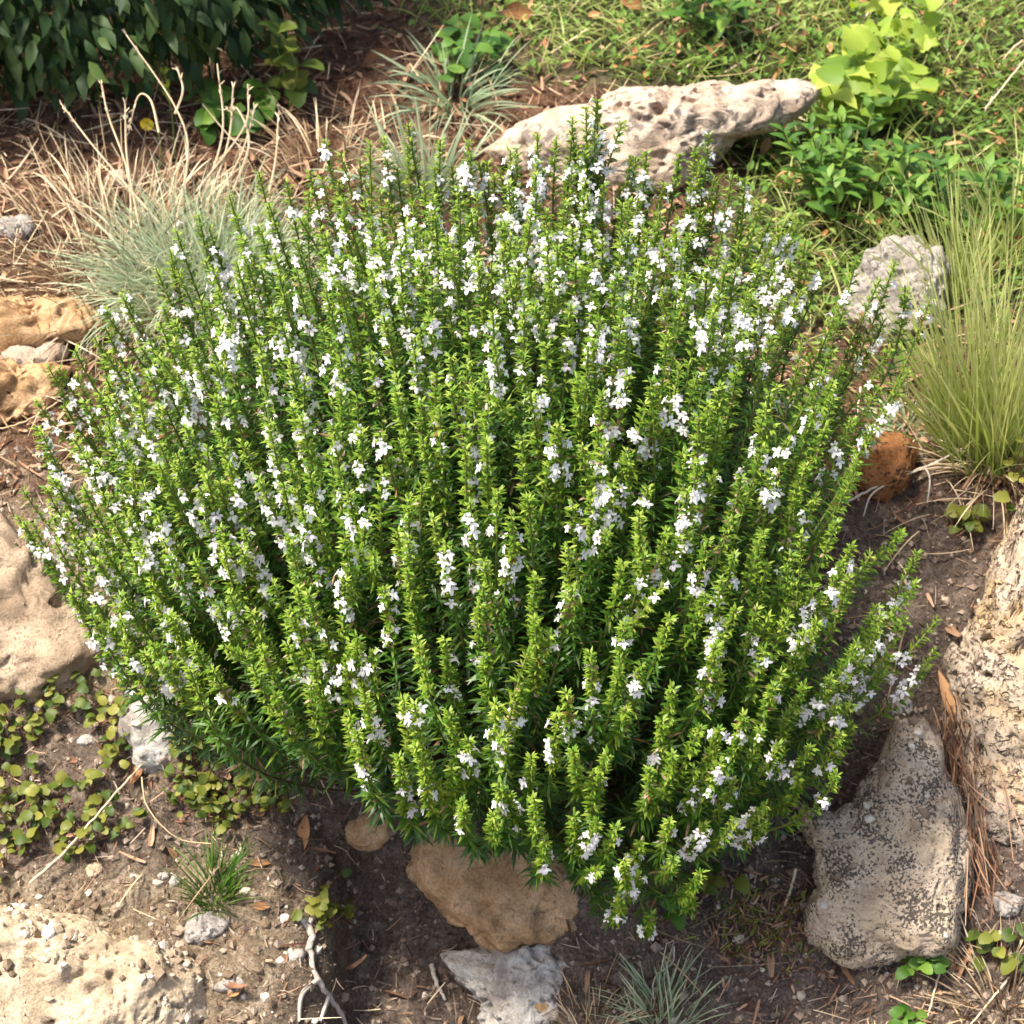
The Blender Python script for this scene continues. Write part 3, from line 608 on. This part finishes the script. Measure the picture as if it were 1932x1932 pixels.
# yellow flowered weed with thin stems and buds
b = at(300, 330); d0 = float((b - CAM) @ F_); root = thing('yellow_flower_weed', b, 'thin stemmed weed with pale buds and a yellow flower before the hedge', 'plant')
for tip in [(268, 65), (278, 72), (298, 68), (262, 130), (300, 110), (310, 140), (318, 165), (290, 150)]:
    mb = MB(); pp = spline(pixpath([(330, 300), (322, 200), ((tip[0] + 322) / 2, (tip[1] + 190) / 2), tip], d0 + .02), 12); V, Q = tube(pp, .0007, 3); mb.add(V, Q, 0, .3); s_ = mb.build('stem', [M_stem], root, b)
    mb = MB(); add_blades(mb, np.repeat(pp[-1:], 6, 0), nrm(np.array((0, 0, 1.0)) + rng.normal(0, .35, (6, 3))), flatdirs(6), .012, .004, 0, LANCE, 0, tint=.8); mb.build('bud', [M_lime], s_, b)
tip = on_ray(278, 232, d0 + .02); mb = MB(); n = 14; a = np.linspace(0, 6.28, n); D = np.stack([np.cos(a), -.4 * np.ones(n), np.sin(a)], 1)
add_blades(mb, np.repeat(tip[None], n, 0), D, np.repeat(np.array([[0, -1.0, .3]]), n, 0), .010, .004, 0, (.6, 1, .6), 0)
mb.build('yellow_flower', [M_yellow], root, b); mb = MB(); V, Q = tube(spline([b, (b + tip) / 2 + (.01, 0, .02), tip], 9), .0008, 3); mb.add(V, Q, 0, .4); mb.build('stem', [M_stem], root, b)

# ------------------------------------------------------------------ dark hedge, upper left
b = at(150, 120); b = b + np.array((-.12, .12, 0)); b[2] = h(b[0], b[1])
root = thing('dark_hedge', b, 'dense dark green leafy hedge bush at the upper left corner', 'bush')
hc = b + np.array((0, .05, .20)); hr = np.array((.56, .40, .26))
for i in range(14):
    a = rng.uniform(0, 6.28); tp = hc + hr * .8 * np.array((math.cos(a), math.sin(a), rng.uniform(-.4, .7))); g = b + np.array((rng.normal(0, .08), rng.normal(0, .05), -.02))
    mb = MB(); V, Q = tube(spline([g, (g + tp) / 2 + (0, 0, .05), tp], 9), np.linspace(.008, .002, 9), 5); mb.add(V, Q, 0, .2); mb.build('stem', [M_wood], root, b)
n = 8000; dv = nrm(rng.normal(size=(n, 3)) * (1, 1, .8)); dv[:, 1] = np.where(rng.uniform(size=n) < .6, -np.abs(dv[:, 1]), dv[:, 1]); lump = 1 + .12 * fbm(dv * 3.2, 3, 88)
P = hc + dv * hr * (lump * rng.uniform(.72, 1.03, n))[:, None]; P[:, 2] = np.maximum(P[:, 2], h(P[:, 0], P[:, 1]) + rng.uniform(.03, .07, n))
D = nrm(dv + np.array((0, 0, -.45)) + rng.normal(0, .5, (n, 3))); N = nrm(dv * .6 + np.array((0, -.1, .8)) + rng.normal(0, .4, (n, 3)))
u, v = project(P); score = ((P - CAM) @ F_) + 5 * ((u < -10) | (u > 640) | (v < -15)); order = np.argsort(score); front = order[:240]; rest = order[240:]
for i in front: put_leaf(root, 'hedge', P[i], D[i], N[i], rng.uniform(.028, .045))
mb = MB(); add_blades(mb, P[rest], D[rest], N[rest], rng.uniform(.026, .045, len(rest)), rng.uniform(.009, .014, len(rest)), .35, (.3, 1, .75, .05), 0)
tag(mb.build('foliage', [M_hedge], root, b), kind='stuff')

# ------------------------------------------------------------------ the flowering shrub
OUT = np.array([(620, 275), (700, 262), (860, 245), (950, 285), (1045, 205), (1130, 205), (1200, 250), (1300, 275), (1350, 240), (1400, 320), (1430, 380), (1520, 420), (1560, 500), (1690, 495), (1735, 590), (1705, 700), (1680, 760), (1640, 830), (1600, 930), (1610, 1010), (1740, 1000), (1760, 1060), (1730, 1110), (1800, 1160), (1790, 1240), (1640, 1290), (1630, 1370), (1585, 1450), (1480, 1530), (1390, 1570), (1310, 1630), (1240, 1715), (1160, 1715), (1080, 1640), (1010, 1560), (860, 1530), (770, 1470), (665, 1395), (575, 1295), (430, 1265), (260, 1265), (190, 1190), (150, 1120), (100, 1060), (40, 990), (30, 930), (75, 850), (70, 735), (140, 635), (195, 570), (290, 520), (335, 395), (425, 390), (480, 335), (560, 375)], float)
SC = np.array((-.03, .06, .02)); SR = np.array((.50, .40, .46))
def shrub_surface(u, v):
    d = raydir(u, v); o = (CAM - SC) / SR; e = d / SR
    A = (e * e).sum(-1); B = (o * e).sum(-1); Cc = (o * o).sum(-1) - 1; disc = B * B - A * Cc
    t = np.where(disc > 0, (-B - np.sqrt(np.maximum(disc, 0))) / A, -B / A)
    p = CAM + d * t[..., None]; g = hit(u, v); tg = ((g - CAM) @ F_) / 1.0
    lim = tg - .045; return CAM + d * np.minimum(t, lim)[..., None]
def dart(n_try, dx, dy):
    lo, hi = OUT.min(0), OUT.max(0); pts = np.zeros((0, 2))
    for q in rng.uniform(lo, hi, (n_try, 2)):
        if not pip(OUT, q[0], q[1]): continue
        k = (.66 if q[1] < 520 else .76 if q[0] < 330 else 1.0) + .55 * math.exp(-((q[0] - 1030) / 300) ** 2 - ((q[1] - 1180) / 230) ** 2) + .12 * (q[1] > 1350)
        if len(pts) and (((pts - q) / (dx * k, dy * k)) ** 2).sum(1).min() < 1: continue
        pts = np.vstack([pts, q])
    return pts
tips = dart(16000, 34, 56)
ST = shrub_surface(tips[:, 0], tips[:, 1]) + rng.normal(0, .008, (len(tips), 3))
BASE = np.array((.03, .02, 0.0)); BASE[2] = h(BASE[0], BASE[1])
nb = 240; dv = nrm(rng.normal(size=(nb, 3))); dv[:, 2] = np.abs(dv[:, 2]); dv[:, 1] = np.abs(dv[:, 1]) + .15
back = SC + dv / np.linalg.norm(dv, axis=1, keepdims=True) * SR * np.array((.97, 1, .93)) * rng.uniform(.9, 1, (nb, 1))
back[:, 2] = np.maximum(back[:, 2], h(back[:, 0], back[:, 1]) + .05); ub, vb = project(back); back = back[pip(OUT, ub, vb)]
print('shoots', len(ST), 'rear', len(back))

def flower(mb, p, out_d, size, tint):
    """two-lipped blossom: tube, two upper lobes, three spreading lower lobes"""
    o_ = nrm(out_d); a = nrm(np.cross(o_, (0.0, 0.02, 1.0))); u_ = np.cross(a, o_)
    mouth = p + o_ * size * .55
    V, Q = tube(np.stack([p, p + o_ * size * .3, mouth]), np.array((.10, .13, .22)) * size, 5); mb.add(V, Q, 0, tint)
    ang = np.array((1.25, 1.9, 3.55, 4.71, 5.87)) + rng.normal(0, .12, 5); ln = np.array((.42, .42, .62, .72, .62)) * size * rng.uniform(.75, 1.2, 5); wd = np.array((.30, .30, .36, .46, .36)) * size
    rd = np.cos(ang)[:, None] * a + np.sin(ang)[:, None] * u_; D = nrm(rd + o_ * .45)
    V, Q, m = blades(mouth + rd * size * .14, D, np.repeat(o_[None], 5, 0), ln, wd, .5, (.55, 1, .9, .45), 0, toward=-o_); mb.add(V, Q, 0, tint)
def shoot_path(tip, root, k=26):
    oh = tip - root; dh = oh.copy(); dh[2] = 0; hd = np.linalg.norm(dh); od = dh / max(hd, 1e-6)
    L = np.linalg.norm(oh)
    t = nrm(np.array((0, 0, 1.0)) + od * (.05 + .30 * hd) * np.array((1, .5, 1)) + rng.normal(0, .07 if rng.uniform() > .08 else .28, 3))
    p1 = root + od * hd * .45 + np.array((0, 0, max(.02, .30 * oh[2]))); p2 = tip - t * float(np.clip(.75 * (tip[2] - float(h0(tip[0], tip[1]))), .03, max(.13, .5 * L)))
    p2 = p2 + .15 * (p1 - p2)
    pp = bez(root, p1, p2, tip, k); pp[:, 2] = np.maximum(pp[:, 2], h0(pp[:, 0], pp[:, 1]) + .01); pp[-1] = tip
    w_ = np.sin(np.linspace(0, 9, k) + rng.uniform(0, 6))[:, None] * rng.normal(0, .0028, 3); return pp + w_
def shoot(tip, mb, want_flowers, leafy=None, flower_amt=.7):
    root = BASE + np.array((rng.normal(0, .055), rng.normal(0, .05), 0)) + np.clip(tip - BASE, -.16, .16) * np.array((.45, .45, 0)); root[:2] = np.clip(root[:2], (-.10, -.07), (.20, .16)); root[2] = float(h0(root[0], root[1])) - .012
    pp = shoot_path(tip, root); seg = np.linalg.norm(np.diff(pp, axis=0), axis=1); s = np.r_[0, np.cumsum(seg)]; L = s[-1]
    k = len(pp); V, Q = tube(pp, .0008 + .0013 * (1 - s / L), 4); tt = np.repeat(np.linspace(0, 1, k), 4)
    mi = np.repeat((s[:-1] > L - .17).astype(int), 4); mb.add(V, Q, np.where(mi == 1, 0, 3), rng.uniform(.2, .8))
    leafy = min(L - .01, rng.uniform(.22, .31)) if leafy is None else leafy
    spike = rng.uniform(.055, .115); nodes = []; x = .002
    while x < leafy:
        nodes.append(x); x += (.0038 if x < .03 else .0052) * rng.uniform(.85, 1.15) + .0045 * min(1, x / .2)
    x = np.array(nodes); nn = len(x); ctr = np.stack([np.interp(L - x, s, pp[:, c]) for c in range(3)], 1)
    tan = nrm(np.stack([np.interp(L - x, s, np.gradient(pp[:, c], s)) for c in range(3)], 1)); A = perp(tan); B = np.cross(tan, A)
    a0 = rng.uniform(0, 6.28); inspike = x < spike
    for j in range(8):
        an = a0 + (np.arange(nn) % 2) * np.pi / 2 + (j % 2) * np.pi + rng.normal(0, .25, nn) + (0 if j < 2 else rng.normal(0, .55, nn))
        rd = np.cos(an)[:, None] * A + np.sin(an)[:, None] * B
        use = np.ones(nn, bool) if j < 2 else (rng.uniform(size=nn) < np.where(inspike, .85, .5))
        # leaves: short pale bracts near the tip, long dark leaves further down
        ln = np.where(inspike, .0070 + .058 * np.minimum(x, .10), .0115 + .060 * np.minimum(x, .2)) * rng.uniform(.75, 1.25, nn)
        if j >= 2: ln *= np.where(inspike, .85, .68)
        wd = np.where(inspike, .22 * ln + .0006, .095 * ln + .0008) * rng.uniform(.85, 1.15, nn)
        el = np.where(inspike, .85, .35 + .6 * np.exp(-x / .1)) + rng.normal(0, .25, nn)
        D = nrm(rd + tan * el[:, None]); N = nrm(tan - rd * .5 * el[:, None] + rng.normal(0, .2, (nn, 3)))
        pale = np.exp(-x / .05)
        for mt, sel in ((2, use & (rng.uniform(size=nn) < np.where(inspike, .62, .06 + .25 * pale))), (1, None)):
            if mt == 2: s2 = sel
            else: s2 = use & ~s2
            if not s2.any(): continue
            tn = (rng.uniform(.1, .75, nn) + .25 * pale if mt == 2 else .12 + .75 * np.exp(-x / .11) + rng.normal(0, .13, nn)).clip(0, 1)
            add_blades(mb, ctr[s2] + rd[s2] * .0008, D[s2], N[s2], ln[s2], wd[s2], rng.uniform(.1, .8, s2.sum()), (.4, 1, .1) if mt == 2 else (.3, 1, .85, .05), 2 if mt == 2 else np.repeat(np.where(rng.uniform(size=s2.sum()) < .01 + .025 * (x[s2] > .12), 4, 1), 3), fold=0, tint=tn[s2])
    # spent, browned calyces low in some spikes
    if rng.uniform() < .45:
        ns = rng.integers(3, 12); xs = spike * rng.uniform(.3, 1.1, ns) ; c_ = np.stack([np.interp(L - xs, s, pp[:, c]) for c in range(3)], 1); D = nrm(rng.normal(0, 1, (ns, 3)) + np.array((0, -.3, .6)))
        add_blades(mb, c_, D, flatdirs(ns, .5), rng.uniform(.006, .010, ns), rng.uniform(.0025, .004, ns), .3, (.4, 1, .8, .2), 4)
    groups = []
    if want_flowers:
        nw = rng.integers(3, 9) if rng.uniform() < .5 else rng.integers(1, 4); xw = rng.uniform(.005, .045) + np.arange(nw) * rng.uniform(.008, .014) + rng.normal(0, .002, nw)
        for xx in xw:
            c_ = np.array([np.interp(L - xx, s, pp[:, c]) for c in range(3)]); T_ = nrm(np.array([np.interp(L - xx, s, np.gradient(pp[:, c], s)) for c in range(3)])[None])
            A_ = perp(T_)[0]; B_ = np.cross(T_[0], A_); fb = MB()
            an0 = rng.uniform(0, 6.28)
            for f_ in range(rng.integers(1, 4)):
                an = an0 + rng.normal(0, .9); rd = A_ * math.cos(an) + B_ * math.sin(an)
                flower(fb, c_ + rd * .003 + T_[0] * rng.normal(0, .0045), rd + T_[0] * rng.uniform(.15, .6) + np.array((0, -.25, .1)), rng.uniform(.0060, .0090), rng.uniform(0, 1))
            groups.append((c_, fb))
    return root, groups
SHM = [M_stem, M_leaf, M_bract, M_wood, M_spent]
shrub = thing('flowering_shrub', BASE, 'large dense green savory shrub with many small white flowers spilling over the rocks', 'shrub')
# size on show: nearest and most open tips become single shoots, the rest one mass
vis = (tips[:, 1] < 1700); order = rng.permutation(len(ST)); order = order[np.argsort(-(tips[order, 1]), kind='stable')]
single = set(order[np.linspace(0, len(order) - 1, min(300, len(order))).astype(int)].tolist())
mass = MB(); massf = MB(); nfl = 0
for i in range(len(ST)):
    u, v = tips[i]; fl = rng.uniform() < (.85 if (u < 700 or v < 700) else .66)
    if i in single:
        mb = MB(); r0, gr = shoot(ST[i], mb, fl); o = mb.build('flowering_shoot', SHM, shrub, r0)
        for c_, fb in gr: fb.build('flower_cluster', [M_petal], o, c_); nfl += 1
    else:
        r0, gr = shoot(ST[i], mass, fl)
        for c_, fb in gr: massf.V += fb.V; massf.Q += [q + massf.n for q in [np.concatenate(fb.Q)]]; massf.M += fb.M; massf.T += fb.T; massf.n += fb.n
for p in back:
    r0, gr = shoot(p, mass, rng.uniform() < .5)
    for c_, fb in gr: massf.V += fb.V; massf.Q += [np.concatenate(fb.Q) + massf.n]; massf.M += fb.M; massf.T += fb.T; massf.n += fb.n
mo = tag(mass.build('inner_shoots', SHM, shrub, BASE), kind='stuff')
if massf.n: tag(massf.build('inner_flowers', [M_petal], mo, BASE), kind='stuff')
mb = MB()                                                              # woody old wood at the base
for i in range(26):
    a = rng.uniform(0, 6.28); g = BASE + np.array((rng.normal(0, .05), rng.normal(0, .04), -.01)); g[2] = h(g[0], g[1]) - .01
    tp = g + np.array((.13 * math.cos(a), .12 * math.sin(a), rng.uniform(.04, .12))); V, Q = tube(spline([g, (g + tp) / 2 + rng.normal(0, .012, 3), tp], 8), np.linspace(.005, .002, 8), 5); mb.add(V, Q, 0, rng.uniform())
mb.build('woody_base', [M_wood], shrub, BASE)
print('flower clusters', nfl)

# ------------------------------------------------------------------ twigs, stalks, roots, dead leaves
def twig(name, pts, r0, r1, mat, label, cat='twig', lift=.006, branches=(), tint=.6):
    pts = np.asarray(pts, float); G = hit(pts[:, 0], pts[:, 1]); G[:, 2] += lift; b = G[0]
    root = thing(name, b, label, cat); mb = MB(); pp = spline(G, 30); pp[1:-1] += rng.normal(0, r0 * .25, (28, 3)); V, Q = tube(pp, np.linspace(r0, r1, 30), 5); mb.add(V, Q, 0, tint); mb.build('main_stem', [mat], root, b, True)
    for br in branches:
        br = np.asarray(br, float); g = hit(br[:, 0], br[:, 1]); g[:, 2] += lift; mb = MB(); pp = spline(g, 14); V, Q = tube(pp, np.linspace(r1 * 1.2, r1 * .6, 14), 4); mb.add(V, Q, 0, tint); mb.build('branch', [mat], root, b, True)
    return root
twig('bare_twig', [(1590, 975), (1650, 945), (1730, 910), (1800, 880), (1830, 850)], .0016, .0013, M_root, 'bare pale twig leaning on the soil right of the shrub', lift=.02, branches=[[(1680, 932), (1640, 960), (1625, 1000)], [(1740, 905), (1750, 930), (1745, 975)]])
twig('dry_stalk', [(62, 1692), (130, 1630), (200, 1550), (270, 1470)], .0016, .001, M_straw, 'long straight dry stalk across the lower left soil', lift=.022, branches=[[(185, 1570), (215, 1545)]], tint=.8)
twig('exposed_root', [(570, 1735), (590, 1765), (583, 1800), (600, 1850), (620, 1880), (640, 1910), (665, 1960)], .0042, .0032, M_root, 'pale exposed root running down the edge of the dark hollow', 'root', lift=.003, branches=[[(583, 1745), (600, 1720), (612, 1710)], [(600, 1850), (570, 1880), (565, 1930)], [(620, 1880), (605, 1930)]])
twig('curved_stalk', [(270, 1480), (278, 1530), (310, 1575), (350, 1600), (400, 1606)], .0009, .0007, M_straw, 'thin curved dry stem under the small creeping leaves', lift=.012)
twig('thin_root', [(1272, 1790), (1268, 1820), (1235, 1850), (1232, 1890)], .0012, .0009, M_root, 'thin pale root hanging in the dark soil below the shrub', 'root', lift=.004)
twig('hanging_stem', [(585, 1450), (605, 1490), (630, 1540)], .001, .0007, M_straw, 'thin brown stem hanging off the lower left tips of the shrub', lift=.02)
twig('dry_stalk', [(1790, 1790), (1770, 1850), (1745, 1940)], .0013, .001, M_straw, 'pale dry stalk curving down in the bottom right corner', lift=.015, tint=.9)
twig('dry_stalk', [(1900, 1860), (1860, 1910), (1810, 1970)], .0013, .001, M_straw, 'second pale stalk slanting out of the bottom right corner', lift=.015, tint=.85)
twig('dry_stalk', [(1500, 1650), (1490, 1690), (1480, 1720)], .0022, .0012, M_straw, 'short pale stick in the soil left of the lichen rock', lift=.01, tint=.8)
twig('brown_twig', [(1300, 1760), (1380, 1720), (1450, 1690)], .001, .0007, M_wood, 'thin dark twig lying in the litter below the shrub', lift=.008)
twig('pale_stick', [(815, 1825), (825, 1860), (840, 1890)], .0030, .002, M_root, 'short pale stick in the dark hollow left of the chalky stone', lift=.004)
twig('dry_stalk', [(1700, 640), (1760, 580), (1800, 500)], .001, .0007, M_straw, 'thin pale stalk standing by the grey rock at right', lift=.03, tint=.8)
twig('dry_stalk', [(1850, 255), (1890, 205), (1932, 155)], .0014, .001, M_straw, 'pale straight stalk in the weeds at the upper right edge', lift=.04, tint=.9)
twig('curved_stalk', [(0, 830), (50, 815), (110, 780), (140, 760)], .0012, .0008, M_straw, 'dry stem curving over the orange stones at the left edge', lift=.015, tint=.6)

def dead_leaf(u, v, L, W, ang, label, tint=.5, lift=.008, up=.15, mat=None, curl=.8):
    p = at(u, v) + np.array((0, -.004, lift)); d = R_ * math.cos(R(ang)) + (U_ * .75 + np.array((0, 0, up))) * math.sin(R(ang)); d = nrm(d); n_ = nrm(-F_ + rng.normal(0, .35, 3))
    p = p - d * L / 2; mb = MB(); V, Q, m = blades(p[None], d[None], n_[None], L, W, curl, (.12, .6, .95, 1, .85, .5, .05), .22, toward=np.array((0, .4, -.8))); mb.add(V, Q, 0, tint)
    mb2 = MB(); V2, Q2 = tube(np.stack([p - d * L * .22, p - d * .1 * L, p + d * .02]), .0006, 3)
    root = thing('dead_leaf', p, label, 'leaf'); mb.build('blade', [mat or M_dead], root, p, True); mb2.add(V2, Q2, 0, .3); mb2.build('leaf_stalk', [M_wood], root, p)
for a in [(572, 1578, .045, .014, 85, 'upright orange brown dead leaf left of the small buff stone', .6), (1783, 1345, .062, .016, 100, 'pointed yellow brown dead leaf between lichen rock and porous rock', .95, .03),
          (1808, 1795, .045, .026, 80, 'pinkish brown dead leaf below the right end of the lichen rock', .75), (492, 1630, .026, .009, 5, 'small orange dead leaf right of the small grass tuft', .7),
          (258, 1462, .026, .012, 70, 'reddish dead leaf at the top of the long dry stalk', .5), (1062, 1440, .024, .012, 20, 'brown curled dead leaf caught inside the lower shrub', .4, .14),
          (18, 805, .05, .03, 15, 'dark red dead leaf at the left edge under the stones', .15), (495, 1712, .02, .008, 0, 'tiny orange leaf fragment above the root', .6),
          (395, 1775, .02, .008, -10, 'orange scrap of dead leaf below the flat grey stone', .65), (330, 1615, .02, .006, -55, 'thin orange dead leaf left of the grass tuft', .7),
          (1840, 485, .03, .012, 60, 'brown dead leaf hanging by the grey rock at right', .45, .04), (1920, 490, .04, .02, 10, 'dark red dead leaf in the weeds at the right edge', .2, .03),
          (65, 500, .03, .014, 80, 'orange dead leaf in the straw at left', .7), (290, 598, .02, .01, 20, 'reddish leaf scrap at the foot of the blue clump', .5), (640, 190, .05, .03, 20, 'red brown dead leaf in the mulch beside the hedge', .35),
          (980, 60, .05, .025, 10, 'brown dead leaf in the weeds at the top', .4, .04), (1190, 40, .05, .025, -20, 'rusty dead leaf in the weeds near the top edge', .6, .04), (720, 110, .06, .03, 35, 'dark brown dead leaf in the shaded mulch', .2), (1440, 320, .03, .014, 70, 'orange brown leaf below the end of the pale rock', .55, .04),
          (1480, 1710, .02, .007, 75, 'narrow brown leaf in the litter left of the lichen rock', .3), (850, 330, .03, .016, 60, 'tan dead leaf behind the top of the shrub', .8), (445, 1870, .02, .012, 45, 'orange leaf scrap beside the dark stone at the bottom', .7)]:
    dead_leaf(*a)
